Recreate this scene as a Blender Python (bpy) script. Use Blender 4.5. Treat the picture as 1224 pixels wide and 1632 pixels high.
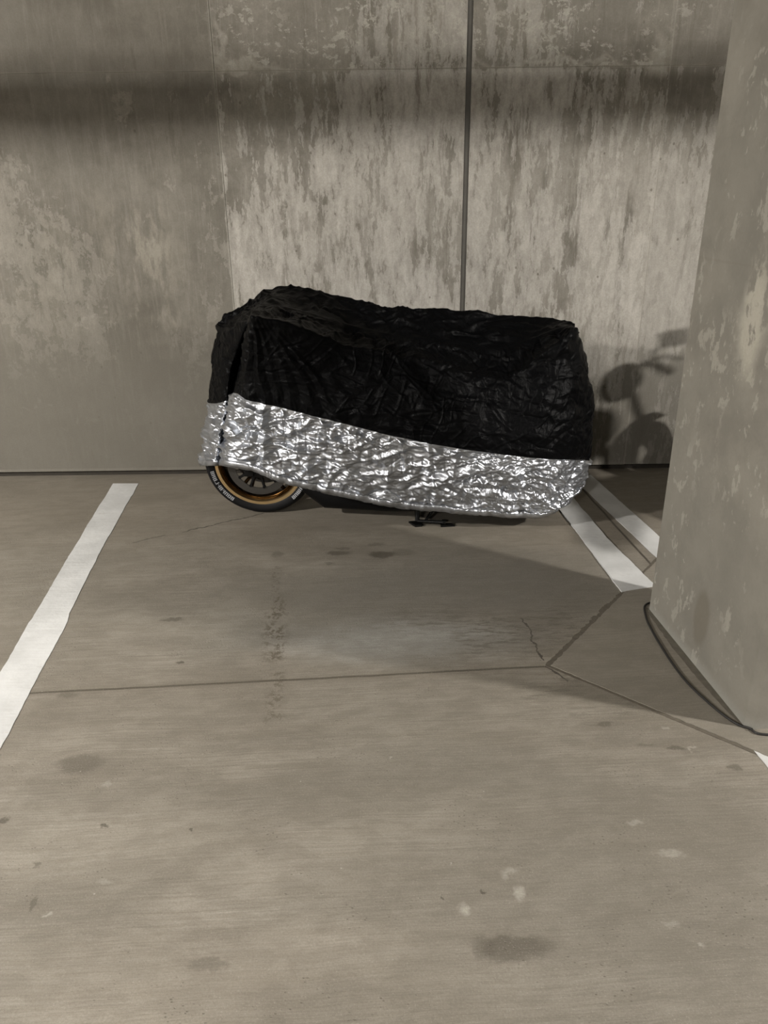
import bpy, bmesh, math, random
import numpy as np
from mathutils import Vector, Matrix, Euler

# ------------------------------------------------------------------ camera, world, exposure
for o in list(bpy.data.objects):
    bpy.data.objects.remove(o)
C = bpy.context.scene.collection
sc = bpy.context.scene

FPX, PCX, PCY, EYE = 1226.0, 612.0, 816.0, 1.66
_n = np.array([648.0 - PCX, 3714.0 - PCY, FPX])
DOWN = _n / np.linalg.norm(_n)
FWD = np.array([0, 0, 1.0]) - DOWN * DOWN[2]
FWD /= np.linalg.norm(FWD)
RGT = np.cross(DOWN, FWD)
ROT = np.stack([RGT, FWD, -DOWN])


def ray(px, py):
    return ROT @ np.array([px - PCX, py - PCY, FPX])


def at(px, py, Y):
    "world point seen at a pixel of the photograph, Y metres in front of the eye"
    r = ray(px, py)
    return np.array([0, 0, EYE]) + r * (Y / r[1])


def fl(px, py, z=0.0):
    "floor point seen at a pixel of the photograph"
    r = ray(px, py)
    return np.array([0, 0, EYE]) + r * ((z - EYE) / r[2])


cam = bpy.data.cameras.new('camera')
cam.sensor_fit = 'HORIZONTAL'
cam.sensor_width = 36.0
cam.lens = 36.0 * FPX / 1224.0
cam.clip_start = 0.05
co = bpy.data.objects.new('camera', cam)
C.objects.link(co)
M4 = Matrix.Identity(4)
ax = [ROT @ np.array(v) for v in ((1, 0, 0), (0, -1, 0), (0, 0, -1))]
for c_ in range(3):
    for r_ in range(3):
        M4[r_][c_] = ax[c_][r_]
M4.translation = Vector((0, 0, EYE))
co.matrix_world = M4
sc.camera = co

w = bpy.data.worlds.new('world')
sc.world = w
w.use_nodes = True
w.node_tree.nodes['Background'].inputs[0].default_value = (0.9, 0.88, 0.8, 1)
w.node_tree.nodes['Background'].inputs[1].default_value = 0.0
sc.view_settings.view_transform = 'Standard'
sc.view_settings.look = 'None'
sc.view_settings.gamma = 1.0
sc.view_settings.use_curve_mapping = False
sc.view_settings.exposure = 0.0
try:
    sc.cycles.adaptive_threshold = 0.03
    sc.cycles.max_bounces = 5
    sc.cycles.diffuse_bounces = 3
    sc.cycles.caustics_reflective = False
    sc.cycles.sample_clamp_indirect = 4.0
except Exception:
    pass

# lamps of the garage: x, y, emission strength
LAMP_Z = 2.50
LAMPS = [(4.4, 0.95, 2700.0), (-4.3, 1.0, 3500.0), (-1.3, -1.8, 1060.0), (4.4, -4.2, 200.0), (-4.3, -4.6, 200.0)]
LAMP_COL = (1.0, 0.952, 0.895)
WALL_Y = 4.57
CEIL = 2.95

# ------------------------------------------------------------------ node helper


class NT:
    def __init__(s, name):
        s.m = bpy.data.materials.new(name)
        s.m.use_nodes = True
        s.t = s.m.node_tree
        s.b = s.t.nodes['Principled BSDF']
        s._pos = None

    def n(s, typ, **kw):
        nd = s.t.nodes.new(typ)
        for k, v in kw.items():
            setattr(nd, k, v)
        return nd

    def put(s, sock, v):
        if isinstance(v, bpy.types.NodeSocket):
            s.t.links.new(v, sock)
        elif isinstance(v, (int, float)):
            sock.default_value = v
        else:
            v = tuple(v)
            sock.default_value = v + (1,) if len(v) == 3 and len(sock.default_value) == 4 else v

    def pos(s):
        if s._pos is None:
            s._pos = s.n('ShaderNodeTexCoord').outputs['Object']
        return s._pos

    def xyz(s, v):
        nd = s.n('ShaderNodeSeparateXYZ')
        s.put(nd.inputs[0], v)
        return nd.outputs

    def vec(s, x=0, y=0, z=0):
        nd = s.n('ShaderNodeCombineXYZ')
        for i, v in enumerate((x, y, z)):
            s.put(nd.inputs[i], v)
        return nd.outputs[0]

    def ma(s, op, a, b=0.0, c=0.0, clamp=False):
        nd = s.n('ShaderNodeMath', operation=op)
        nd.use_clamp = clamp
        for i, v in enumerate((a, b, c)):
            s.put(nd.inputs[i], v)
        return nd.outputs[0]

    def vm(s, op, a, b=(0, 0, 0)):
        nd = s.n('ShaderNodeVectorMath', operation=op)
        s.put(nd.inputs[0], a)
        if op == 'SCALE':
            s.put(nd.inputs['Scale'], b)
        else:
            s.put(nd.inputs[1], b)
        return nd.outputs['Value'] if op in ('DOT_PRODUCT', 'LENGTH', 'DISTANCE') else nd.outputs['Vector']

    def ramp(s, v, a, b, lo=0.0, hi=1.0):
        nd = s.n('ShaderNodeMapRange')
        nd.interpolation_type = 'SMOOTHSTEP'
        s.put(nd.inputs['Value'], v)
        for k, q in (('From Min', a), ('From Max', b), ('To Min', lo), ('To Max', hi)):
            s.put(nd.inputs[k], q)
        return nd.outputs[0]

    def noise(s, v, scale, detail=4.0, rough=0.55, dist=0.0, col=False):
        nd = s.n('ShaderNodeTexNoise')
        s.put(nd.inputs['Vector'], v)
        s.put(nd.inputs['Scale'], scale)
        s.put(nd.inputs['Detail'], detail)
        s.put(nd.inputs['Roughness'], rough)
        s.put(nd.inputs['Distortion'], dist)
        return nd.outputs['Color'] if col else nd.outputs['Fac']

    def voro(s, v, scale, feature='F1'):
        nd = s.n('ShaderNodeTexVoronoi', feature=feature)
        s.put(nd.inputs['Vector'], v)
        s.put(nd.inputs['Scale'], scale)
        return nd.outputs['Distance']

    def mix(s, f, a, b, mode='MIX'):
        nd = s.n('ShaderNodeMix', data_type='RGBA', blend_type=mode)
        s.put(nd.inputs[0], f)
        s.put(nd.inputs[6], a)
        s.put(nd.inputs[7], b)
        return nd.outputs[2]

    def scale3(s, v, x, y, z):
        return s.vm('MULTIPLY', v, (x, y, z))

    def warp(s, p, scale, amp):
        c = s.vm('SUBTRACT', s.noise(p, scale, 3, col=True), (0.5, 0.5, 0.5))
        return s.vm('ADD', p, s.vm('SCALE', c, amp))

    def blob(s, p, cx, cy, rx, ry, soft=0.5, rot=0.0):
        "1 inside an ellipse on the xy plane, fading out over its rim"
        q = s.vm('SUBTRACT', p, (cx, cy, 0))
        if rot:
            nd = s.n('ShaderNodeVectorRotate', rotation_type='Z_AXIS')
            s.put(nd.inputs['Vector'], q)
            nd.inputs['Angle'].default_value = -rot
            q = nd.outputs[0]
        q = s.vm('MULTIPLY', q, (1.0 / rx, 1.0 / ry, 0))
        return s.ramp(s.vm('LENGTH', q), 1.0 - soft, 1.0 + soft, 1.0, 0.0)

    def seg(s, p, a, b, w0, w1):
        "1 on the segment a-b of the xy plane, 0 from w1 on"
        ax_, ay, bx, by = a[0], a[1], b[0], b[1]
        d = np.array([bx - ax_, by - ay])
        L = float(np.hypot(*d))
        q = s.vm('SUBTRACT', p, (ax_, ay, 0))
        t = s.ma('DIVIDE', s.vm('DOT_PRODUCT', q, (d[0] / L, d[1] / L, 0)), L, clamp=True)
        pr = s.vm('SCALE', (d[0], d[1], 0), t)
        pr_n = pr
        q2 = s.vm('MULTIPLY', q, (1, 1, 0))
        dist = s.vm('DISTANCE', q2, pr_n)
        return s.ramp(dist, w0, w1, 1.0, 0.0)

    def out(s, color=None, rough=None, metal=None, height=None, bump=0.3, dist=0.01, spec=None):
        if color is not None:
            s.put(s.b.inputs['Base Color'], color)
        if rough is not None:
            s.put(s.b.inputs['Roughness'], rough)
        if metal is not None:
            s.put(s.b.inputs['Metallic'], metal)
        if spec is not None:
            s.put(s.b.inputs['Specular IOR Level'], spec)
        if height is not None:
            nd = s.n('ShaderNodeBump')
            nd.inputs['Strength'].default_value = bump
            nd.inputs['Distance'].default_value = dist
            s.put(nd.inputs['Height'], height)
            s.put(s.b.inputs['Normal'], nd.outputs[0])
        return s.m


def simple(name, col, rough, metal=0.0, nscale=60.0, namp=0.15, bump=0.05, spec=None):
    s = NT(name)
    f = s.noise(s.pos(), nscale, 4)
    c2 = tuple(max(0, c * (1 - namp)) for c in col)
    c3 = tuple(min(1, c * (1 + namp)) for c in col)
    return s.out(s.mix(f, c2, c3), s.ma('ADD', rough - 0.05, s.ma('MULTIPLY', f, 0.1)), metal, f, bump, 0.002, spec)


# ------------------------------------------------------------------ materials of the setting


def mat_wall():
    s = NT('cast_concrete_wall')
    p = s.pos()
    X, Y, Z = s.xyz(p)
    pw = s.warp(p, 2.2, 0.16)
    pf = s.warp(p, 9.0, 0.025)
    big = s.noise(p, 0.9, 3, 0.5)
    med = s.noise(pw, 3.2, 6, 0.6)
    fine = s.noise(p, 130, 5, 0.7)
    grit = s.noise(p, 260, 2, 0.5)
    base = s.mix(s.ramp(s.ma('ADD', s.ma('MULTIPLY', med, .7), s.ma('MULTIPLY', s.noise(pf, 14, 7, .7), .3)), 0.34, 0.66), (0.145, 0.133, 0.11), (0.29, 0.272, 0.235))
    base = s.mix(s.ramp(big, 0.35, 0.65, 0.0, 0.55), base, (0.215, 0.205, 0.175))
    # panels cast one beside the other: left, middle, right, far right
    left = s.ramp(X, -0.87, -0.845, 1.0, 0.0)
    top = s.ramp(Z, 2.20, 2.235)
    far = s.ramp(X, 1.50, 1.53)
    # pale skin left on the concrete in upright streaks
    streak = s.noise(s.scale3(s.warp(pf, 40, 0.02), 19, 1, 4.6), 1.0, 9, 0.70, 0.15)
    iso = s.noise(s.scale3(s.warp(pf, 40, 0.02), 9, 1, 7), 1.0, 9, 0.72, 0.2)
    streak = s.ma('ADD', s.ma('MULTIPLY', streak, s.ma('SUBTRACT', 1.0, s.ma('MULTIPLY', left, .75))), s.ma('MULTIPLY', iso, s.ma('MULTIPLY', left, .75)))
    where = s.noise(s.scale3(pw, 1.6, 1, 0.9), 1.0, 3, 0.5)
    thr = s.ma('ADD', 0.462, s.ma('MULTIPLY', left, 0.075))
    thr = s.ma('ADD', thr, s.ma('MULTIPLY', top, 0.11))
    thr = s.ma('ADD', thr, s.ramp(Z, 0.9, 0.35, 0.0, 0.12))
    thr = s.ma('ADD', thr, s.ma('MULTIPLY', s.ma('SUBTRACT', 0.5, where), 0.7))
    d = s.ma('SUBTRACT', streak, thr)
    m1 = s.ramp(d, -0.004, 0.02)
    m1 = s.ma('MULTIPLY', m1, s.ramp(d, 0.0, 0.22, 0.55, 1.0))
    col = s.mix(s.ma('MULTIPLY', m1, 0.92), base, s.mix(left, (0.50, 0.478, 0.435), (0.40, 0.378, 0.33)))
    # edge line of each pale patch, a touch brighter
    rim = s.ma('MULTIPLY', s.ramp(d, 0.0, 0.012), s.ramp(d, 0.012, 0.03, 1.0, 0.0))
    col = s.mix(s.ma('MULTIPLY', rim, 0.15), col, (0.55, 0.53, 0.48))
    # dark runs
    run = s.noise(s.scale3(s.warp(pf, 40, 0.015), 30, 1, 3.6), 1.0, 8, 0.68, 0.1)
    run_w = s.noise(s.scale3(p, 2.3, 1, 0.7), 1.3, 2, 0.5)
    m2 = s.ma('MULTIPLY', s.ramp(run, 0.52, 0.60), s.ramp(run_w, 0.42, 0.62))
    col = s.mix(s.ma('MULTIPLY', m2, 0.62), col, (0.155, 0.14, 0.115))
    # blotches and small bright scabs
    bl = s.noise(pf, 12, 6, 0.62, 1.0)
    m3 = s.ma('MULTIPLY', s.ramp(bl, 0.60, 0.67), s.ramp(where, 0.40, 0.62))
    col = s.mix(s.ma('MULTIPLY', m3, 0.5), col, (0.50, 0.48, 0.43))
    # scabs above the upper form joint and along it
    sc_ = s.noise(s.scale3(s.warp(pf, 50, 0.02), 17.0, 1, 24.0), 1.0, 8, 0.72, 0.2)
    m4 = s.ma('MULTIPLY', s.ramp(sc_, 0.545, 0.585), s.ma('MULTIPLY', top, s.ramp(X, -1.0, -0.6)))
    m4 = s.ma('MULTIPLY', m4, s.ramp(s.noise(p, 2.3, 2), 0.42, 0.56))
    col = s.mix(s.ma('MULTIPLY', m4, 0.75), col, (0.52, 0.50, 0.44))
    # pale drip patch high on the left panel and pale band behind the bike tail
    q = s.vec(X, Z, 0)
    qw = s.warp(q, 7.0, 0.22)
    for cx, cz, rx, rz, a in ((-1.32, 1.28, 0.16, 0.22, 0.7), (-1.30, 0.98, 0.26, 0.06, 0.55), (-1.5, 1.45, 0.3, 0.2, 0.35), (-2.0, 1.1, 0.3, 0.35, 0.25)):
        bm_ = s.ma('MULTIPLY', s.blob(qw, cx, cz, rx, rz, 0.7), s.ramp(s.noise(s.scale3(pf, 9, 1, 3), 1.0, 6, 0.65), 0.44, 0.56))
        col = s.mix(s.ma('MULTIPLY', bm_, a), col, (0.47, 0.44, 0.37))
    for cx, cz, rx, rz, a in ((1.25, 1.35, 0.28, 0.5, 0.55), (0.75, 1.5, 0.26, 0.4, 0.4), (1.62, 1.25, 0.2, 0.5, 0.55), (0.1, 1.55, 0.36, 0.35, 0.3), (-0.45, 1.55, 0.25, 0.3, 0.3)):
        bm_ = s.ma('MULTIPLY', s.blob(qw, cx, cz, rx, rz, 0.8), s.ramp(s.noise(s.scale3(pf, 10, 1, 1.6), 1.0, 6, 0.62), 0.36, 0.5))
        col = s.mix(s.ma('MULTIPLY', bm_, a), col, (0.53, 0.505, 0.455))
    # old grout smears by the upper joint
    for cx, cz, rx, rz in ((-0.66, 2.25, 0.16, 0.018), (-0.82, 2.34, 0.02, 0.12), (1.46, 2.27, 0.05, 0.07), (0.9, 2.235, 0.4, 0.012)):
        col = s.mix(s.ma('MULTIPLY', s.blob(qw, cx, cz, rx, rz, 0.7), 0.5), col, (0.5, 0.48, 0.42))
    mot = s.noise(s.scale3(pf, 26, 1, 16), 1.0, 7, 0.72, 0.3)
    col = s.mix(s.ramp(mot, .40, .60, .26, 0.0), col, s.mix(.7, col, (0.10, 0.088, 0.068)))
    scr = s.noise(s.scale3(p, 60, 1, 5), 1.0, 5, 0.65)
    col = s.mix(s.ramp(scr, .5, .68, 0.0, .28), col, s.mix(.6, col, (0.5, 0.48, 0.43)))
    smr = s.ma('MULTIPLY', s.ramp(s.noise(pw, 2.6, 7, .68), .5, .66), top)
    col = s.mix(s.ma('MULTIPLY', smr, .35), col, (0.36, 0.34, 0.29))
    # bug holes
    vo = s.voro(s.scale3(p, 1, 0.0, 0.8), 15)
    ph = s.ma('MULTIPLY', s.ramp(vo, 0.06, 0.11, 1.0, 0.0), s.ramp(s.noise(p, 2.1, 2), 0.5, 0.6))
    col = s.mix(s.ma('MULTIPLY', ph, 0.6), col, (0.10, 0.085, 0.065))
    # lower wall: smoother and greener, washed
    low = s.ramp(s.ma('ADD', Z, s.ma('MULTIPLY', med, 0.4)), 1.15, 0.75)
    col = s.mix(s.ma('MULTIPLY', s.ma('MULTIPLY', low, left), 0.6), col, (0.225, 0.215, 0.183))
    col = s.mix(s.ma('MULTIPLY', far, 0.25), col, (0.2, 0.19, 0.165))
    # form joints
    jz = s.ramp(s.ma('ABSOLUTE', s.ma('SUBTRACT', Z, 2.222)), 0.002, 0.007, 1.0, 0.0)
    col = s.mix(s.ma('MULTIPLY', jz, s.ramp(med, 0.3, 0.6, 0.15, 0.6)), col, (0.36, 0.34, 0.29))
    for xx, wd in ((-0.852, 0.010), (1.515, 0.008)):
        jx = s.ramp(s.ma('ABSOLUTE', s.ma('SUBTRACT', X, xx)), wd * 0.3, wd, 1.0, 0.0)
        col = s.mix(s.ma('MULTIPLY', jx, s.ramp(med, 0.3, 0.6, 0.1, 0.55)), col, (0.44, 0.42, 0.37))
    # tone of the pours; left one darkened downward to stand in for weaker light
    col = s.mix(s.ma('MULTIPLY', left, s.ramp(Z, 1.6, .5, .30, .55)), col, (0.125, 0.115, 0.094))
    col = s.mix(s.ma('MULTIPLY', s.ramp(Z, 1.0, .45), s.ma('SUBTRACT', .45, s.ma('MULTIPLY', left, .45))), col, (0.15, 0.14, 0.118))  # middle and right panels darker towards the foot
    col = s.mix(s.ma('MULTIPLY', top, 0.20), col, (0.17, 0.155, 0.125))
    col = s.mix(s.ramp(fine, 0.35, 0.7, 0.0, 0.30), col, s.mix(0.6, col, (0.09, 0.08, 0.065)))
    h = s.ma('ADD', s.ma('MULTIPLY', fine, 0.5), s.ma('ADD', s.ma('MULTIPLY', m1, 0.5), s.ma('MULTIPLY', med, 0.8)))
    h = s.ma('SUBTRACT', h, ph)
    h = s.ma('ADD', h, s.ma('MULTIPLY', grit, 0.15))
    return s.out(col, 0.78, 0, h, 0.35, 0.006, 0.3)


OIL = []


def mat_floor(pad=False):
    s = NT('broomed_concrete_floor' if not pad else 'smooth_concrete_pad')
    p = s.pos()
    nd = s.n('ShaderNodeVectorRotate', rotation_type='Z_AXIS')
    s.put(nd.inputs['Vector'], p)
    nd.inputs['Angle'].default_value = math.radians(-3.0)
    pr = s.warp(nd.outputs[0], 1.4, 0.05)
    big = s.noise(pr, 0.75, 3, 0.5)
    med = s.noise(s.scale3(pr, 1.2, 3.2, 1), 1.5, 6, 0.58)
    broom = s.noise(s.scale3(pr, 3.5, 130, 1), 1.0, 6, 0.68)
    broom2 = s.noise(s.scale3(pr, 1.3, 26, 1), 1.0, 4, 0.6)
    fine = s.noise(p, 170, 5, 0.7)
    col = s.mix(s.ramp(med, 0.3, 0.72), (0.200, 0.180, 0.149), (0.368, 0.336, 0.284))
    col = s.mix(s.ramp(big, 0.35, 0.66, 0.0, 0.6), col, (0.262, 0.243, 0.203))
    col = s.mix(s.ramp(broom2, 0.45, 0.66, 0.0, 0.30), col, (0.215, 0.19, 0.15))
    col = s.mix(s.ramp(broom, 0.40, 0.62, 0.0, 0.55), col, (0.19, 0.17, 0.135))
    pw = s.warp(s.warp(p, 45, 0.035), 9, 0.05)
    pc = s.warp(p, 14, 0.03)
    hj = None
    if not pad:
        def F(px, py):
            q = fl(px, py)
            return float(q[0]), float(q[1])

        def stain(px, py, rx, ry, c, a, soft=0.5, rot=0.0, pp=None):
            nonlocal col
            x, y = F(px, py)
            col = s.mix(s.ma('MULTIPLY', s.blob(pp or pw, x, y, rx, ry, soft, rot), a), col, c)

        dk = (0.078, 0.068, 0.052)
        grey = (0.205, 0.20, 0.178)
        # broad grey soiling, plus wide darker and paler floor tones
        ps = s.warp(p, 2.0, 0.5)
        stain(800, 935, 0.72, 0.36, (0.175, 0.163, 0.138), 0.62, 0.8, pp=ps)
        stain(560, 965, 0.75, 0.30, (0.185, 0.174, 0.148), 0.7, 0.8, pp=ps)
        stain(640, 1020, 0.40, 0.13, (0.41, 0.41, 0.385), 0.62, 0.8, pp=s.warp(p, 4, 0.2))
        stain(330, 990, 0.35, 0.13, (0.37, 0.345, 0.29), 0.4, 0.8, pp=ps)
        stain(250, 960, 0.3, 0.2, (0.22, 0.2, 0.165), 0.4, 0.8, pp=ps)
        stain(880, 850, 0.4, 0.14, (0.34, 0.30, 0.24), 0.4, 0.8, pp=ps)
        stain(300, 800, 1.9, 0.55, (0.225, 0.198, 0.158), 0.55, 0.6, pp=ps)
        stain(1050, 800, 0.8, 0.6, (0.235, 0.205, 0.165), 0.5, 0.6, pp=ps)
        stain(240, 1100, 0.5, 0.16, (0.24, 0.215, 0.175), 0.5, 0.8, pp=ps)
        stain(180, 1200, 0.35, 0.12, (0.245, 0.22, 0.18), 0.45, 0.8, pp=ps)
        stain(430, 1010, 0.18, 0.10, grey, 0.35, 0.8, pp=ps)
        stain(800, 1250, 0.75, 0.10, (0.215, 0.197, 0.163), 0.6, 0.9, pp=ps)
        stain(1000, 1420, 0.6, 0.26, (0.245, 0.225, 0.188), 0.65, 0.9, pp=ps)
        stain(250, 1330, 0.6, 0.12, (0.41, 0.375, 0.315), 0.35, 0.9, pp=ps)
        stain(350, 1560, 0.5, 0.14, (0.43, 0.385, 0.32), 0.35, 0.9, pp=ps)
        # oil spots
        for (px, py, rx, ry, a) in ((540, 882, .055, .026, .75), (608, 884, .065, .034, .9), (602, 868, .04, .018, .5), (545, 874, .035, .015, .5),
                                    (640, 880, .06, .03, .35), (525, 898, .02, .012, .5), (272, 989, .045, .014, .6), (286, 1056, .013, .012, .8),
                                    (442, 884, .03, .035, .45), (130, 1216, .07, .045, .55), (108, 1108, .03, .02, .5), (823, 1514, .085, .030, .62), (770, 1512, .03, .03, .3),
                                    (335, 1537, .05, .018, .4), (52, 1440, .008, .022, .6), (168, 1315, .012, .01, .8), (6, 1306, .012, .012, .8),
                                    (1075, 1192, .03, .011, .7), (1172, 1222, .02, .016, .6), (965, 1155, .025, .014, .6), (1030, 1190, .03, .011, .4),
                                    (766, 1421, .005, .008, .9), (703, 1430, .004, .004, .8), (304, 1322, .005, .004, .8), (55, 1378, .01, .008, .6)):
            stain(px, py, rx, ry, dk, a, 0.35)
        # pale scuffs and grit
        for (px, py, rx, ry, a) in ((742, 1447, .014, .016, .8), (830, 1424, .014, .016, .8), (808, 1386, .022, .012, .55), (800, 1398, .008, .014, .5),
                                    (1013, 1313, .022, .008, .6), (1070, 1360, .03, .012, .5), (1070, 1474, .02, .010, .45), (1105, 1190, .012, .006, .7), (1060, 1158, .016, .006, .7), (1103, 1196, .006, .010, .8),
                                    (624, 1207, .004, .004, .9), (1120, 1506, .004, .005, .9), (718, 1377, .003, .004, .9), (78, 1455, .01, .004, .8), (172, 1250, .01, .01, .5), (165, 1405, .02, .008, .45)):
            stain(px, py, rx, ry, (0.60, 0.57, 0.50), a * .6, 0.6)
        # dripping line under the front wheel
        a_, b_ = F(440, 905), F(436, 1062)
        sp = s.noise(s.scale3(p, 1, .8, 1), 55, 5, 0.66)
        for a_, b_, w0, w1, lo, al in ((F(440, 905), F(438, 960), .008, .035, .49, .6), (F(438, 960), F(438, 1045), .012, .07, .46, .85), (F(440, 1072), F(436, 1150), .008, .05, .47, .65)):
            m = s.ma('MULTIPLY', s.seg(pc, a_, b_, w0, w1), s.ma('MULTIPLY', s.ramp(sp, lo, lo + .07), s.ramp(s.noise(p, 15, 3), .38, .52)))
            col = s.mix(s.ma('MULTIPLY', m, al), col, (0.09, 0.073, 0.05))
        # sawn joint and cracks, filled with dirt
        jl = s.warp(p, 5, 0.012)
        apex = F(872, 1062)
        hj = s.seg(jl, (-2.6, 2.206), apex, .003, .008)
        col = s.mix(s.ma('MULTIPLY', hj, .82), col, (0.04, 0.034, 0.025))
        halo = s.seg(jl, (-2.6, 2.206), apex, .004, .035)
        col = s.mix(s.ma('MULTIPLY', halo, .22), col, (0.14, 0.12, 0.09))
        ck = s.warp(s.warp(p, 12, 0.05), 45, 0.02)
        cracks = [(F(866, 1052), F(852, 1030)), (F(852, 1030), F(848, 1008)), (F(848, 1008), F(830, 985)), (F(215, 864), F(262, 853)), (F(290, 848), F(420, 818)),
                  (F(925, 776), F(1042, 905)), (F(870, 1064), F(905, 1085))]
        for k, (a_, b_) in enumerate(cracks):
            wd = .009 if k == 5 else .0058
            m = s.seg(ck if k != 5 else jl, a_, b_, wd * .35, wd)
            hj = s.ma('MAXIMUM', hj, m)
            col = s.mix(s.ma('MULTIPLY', m, .92), col, (0.04, 0.034, 0.026))
        # worn, rough concrete by the apex of the column pad
        rg = s.ramp(s.noise(s.scale3(s.warp(p, 30, .02), 9, 55, 1), 1.0, 6, 0.7), 0.48, 0.58)
        for (px, py, rx, ry, a) in ((805, 1022, .18, .10, .8), (690, 990, .26, .08, .6), (900, 1000, .12, .15, .75), (890, 1088, .16, .05, .65), (1000, 1125, .22, .04, .5)):
            x, y = F(px, py)
            m = s.ma('MULTIPLY', s.blob(ps, x, y, rx, ry, .6), rg)
            col = s.mix(s.ma('MULTIPLY', m, a), col, (0.12, 0.108, 0.085))
        # grit and pits
    vo = s.voro(s.scale3(p, .7, 1.1, 1), 75)
    pits = s.ma('MULTIPLY', s.ramp(vo, .08, .2, 1.0, 0.0), s.ramp(s.noise(p, 3.4, 4), .50, .60))
    col = s.mix(s.ma('MULTIPLY', pits, .7), col, (0.14, 0.12, 0.09))
    vo2 = s.voro(s.vm('ADD', p, (3.3, 1.7, 0)), 9)
    col = s.mix(s.ma('MULTIPLY', s.ramp(vo2, .012, .03, 1.0, 0.0), .55), col, (0.6, 0.57, 0.5))
    grit = s.noise(p, 210, 3, .7)
    col = s.mix(s.ramp(fine, .38, .7, 0.0, .42), col, s.mix(.6, col, (0.12, 0.1, 0.075)))
    col = s.mix(s.ramp(grit, .55, .72, 0.0, .4), col, (0.5, 0.47, 0.41))
    mot = s.noise(s.scale3(pr, 9, 20, 1), 1.0, 7, 0.72, 0.3)
    col = s.mix(s.ramp(mot, .40, .60, .45, 0.0), col, s.mix(.6, col, (0.13, 0.115, 0.09)))
    if pad:
        col = s.mix(.4, col, (0.215, 0.198, 0.165))
        h = s.ma('ADD', s.ma('MULTIPLY', fine, .35), s.ma('MULTIPLY', med, .5))
        return s.out(col, .62, 0, h, .25, .004, .35)
    h = s.ma('ADD', s.ma('MULTIPLY', broom, .9), s.ma('MULTIPLY', fine, .5))
    h = s.ma('ADD', h, s.ma('MULTIPLY', med, .5))
    h = s.ma('SUBTRACT', h, s.ma('MULTIPLY', pits, .8))
    return s.out(col, s.ramp(med, .3, .7, .5, .66), 0, h, .55, .004, .4)


def mat_pillar():
    s = NT('pillar_concrete')
    p = s.pos()
    X, Y, Z = s.xyz(p)
    pf = s.warp(p, 8, .06)
    big = s.noise(p, 1.3, 3)
    med = s.noise(pf, 5, 6, .6)
    fine = s.noise(p, 80, 5, .65)
    col = s.mix(s.ramp(med, .3, .7), (0.205, 0.193, 0.165), (0.29, 0.273, 0.234))
    col = s.mix(s.ramp(big, .35, .65, 0, .5), col, (0.215, 0.206, 0.178))
    # pale flecks, upright
    a = s.noise(s.scale3(s.warp(pf, 40, .02), 17, 17, 9), 1.0, 7, .62, .1)
    wr = s.noise(s.scale3(p, 2.6, 2.6, 1.6), 1.0, 2)
    m = s.ma('MULTIPLY', s.ramp(a, .565, .61), s.ramp(wr, .42, .56))
    col = s.mix(s.ma('MULTIPLY', m, .55), col, (0.42, 0.40, 0.345))
    b = s.noise(s.scale3(pf, 38, 38, 22), 1.0, 6, .6)
    m = s.ma('MULTIPLY', s.ramp(b, .64, .68), s.ramp(wr, .4, .6, 0.2, 1))
    col = s.mix(s.ma('MULTIPLY', m, .55), col, (0.45, 0.42, 0.36))
    q = s.warp(s.vec(Y, Z, 0), 9, .08)
    col = s.mix(s.ma('MULTIPLY', s.blob(q, 2.42, 1.27, .07, .17, .5), s.ma('MULTIPLY', s.ramp(a, .4, .5), .75)), col, (0.5, 0.475, 0.40))
    col = s.mix(s.ma('MULTIPLY', s.blob(s.warp(s.vec(Y, Z, 0), 9, .03), 2.42, .20, .055, .11, .2), .55), col, (0.15, 0.132, 0.10))
    # pale limewash creeping up from the foot
    fo = s.ramp(s.ma('ADD', Z, s.ma('MULTIPLY', med, .05)), .085, .03)
    col = s.mix(s.ma('MULTIPLY', fo, .6), col, (0.34, 0.335, 0.30))
    # lift joint
    jz = s.ramp(s.ma('ABSOLUTE', s.ma('SUBTRACT', Z, 1.42)), .002, .006, 1, 0)
    col = s.mix(s.ma('MULTIPLY', jz, .25), col, (0.2, 0.18, 0.15))
    col = s.mix(s.ramp(fine, .3, .8, 0, .22), col, s.mix(.5, col, (0.12, 0.1, 0.08)))
    h = s.ma('ADD', s.ma('MULTIPLY', fine, .4), s.ma('MULTIPLY', med, .7))
    return s.out(col, .72, 0, h, .3, .005, .35)


def mat_paint():
    s = NT('white_road_paint')
    p = s.pos()
    br = s.noise(s.scale3(p, 3, 60, 1), 1.0, 5, .6)
    fn = s.noise(p, 45, 5, .65)
    med = s.noise(p, 4, 5, .6)
    col = s.mix(s.ramp(med, .35, .7), (0.54, 0.545, 0.535), (0.66, 0.665, 0.655))
    wear = s.ma('MULTIPLY', s.ramp(br, .56, .70), s.ramp(fn, .45, .62))
    col = s.mix(s.ma('MULTIPLY', wear, .45), col, (0.42, 0.40, 0.355))
    h = s.ma('ADD', s.ma('MULTIPLY', fn, .8), br)
    return s.out(col, .6, 0, h, .4, .004, .3)


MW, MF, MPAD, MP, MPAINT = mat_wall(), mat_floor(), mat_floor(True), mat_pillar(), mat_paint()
MCEIL = simple('ceiling_concrete', (0.20, 0.192, 0.172), .85, 0, 5, .15, .1)
MSIDE = simple('side_wall_concrete', (0.10, 0.095, 0.085), .85, 0, 4, .2, .1)
MDIRT = simple('dirt_filled_joint', (0.115, 0.10, 0.077), .9, 0, 60, .4, .3)

# ------------------------------------------------------------------ mesh helpers


def mesh_obj(name, verts, faces, mat, parent=None, smooth=False):
    me = bpy.data.meshes.new(name)
    me.from_pydata([tuple(map(float, v)) for v in verts], [], faces)
    me.update()
    o = bpy.data.objects.new(name, me)
    C.objects.link(o)
    if mat:
        me.materials.append(mat)
    if smooth:
        me.shade_smooth()
    if parent:
        o.parent = parent
    return o


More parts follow.
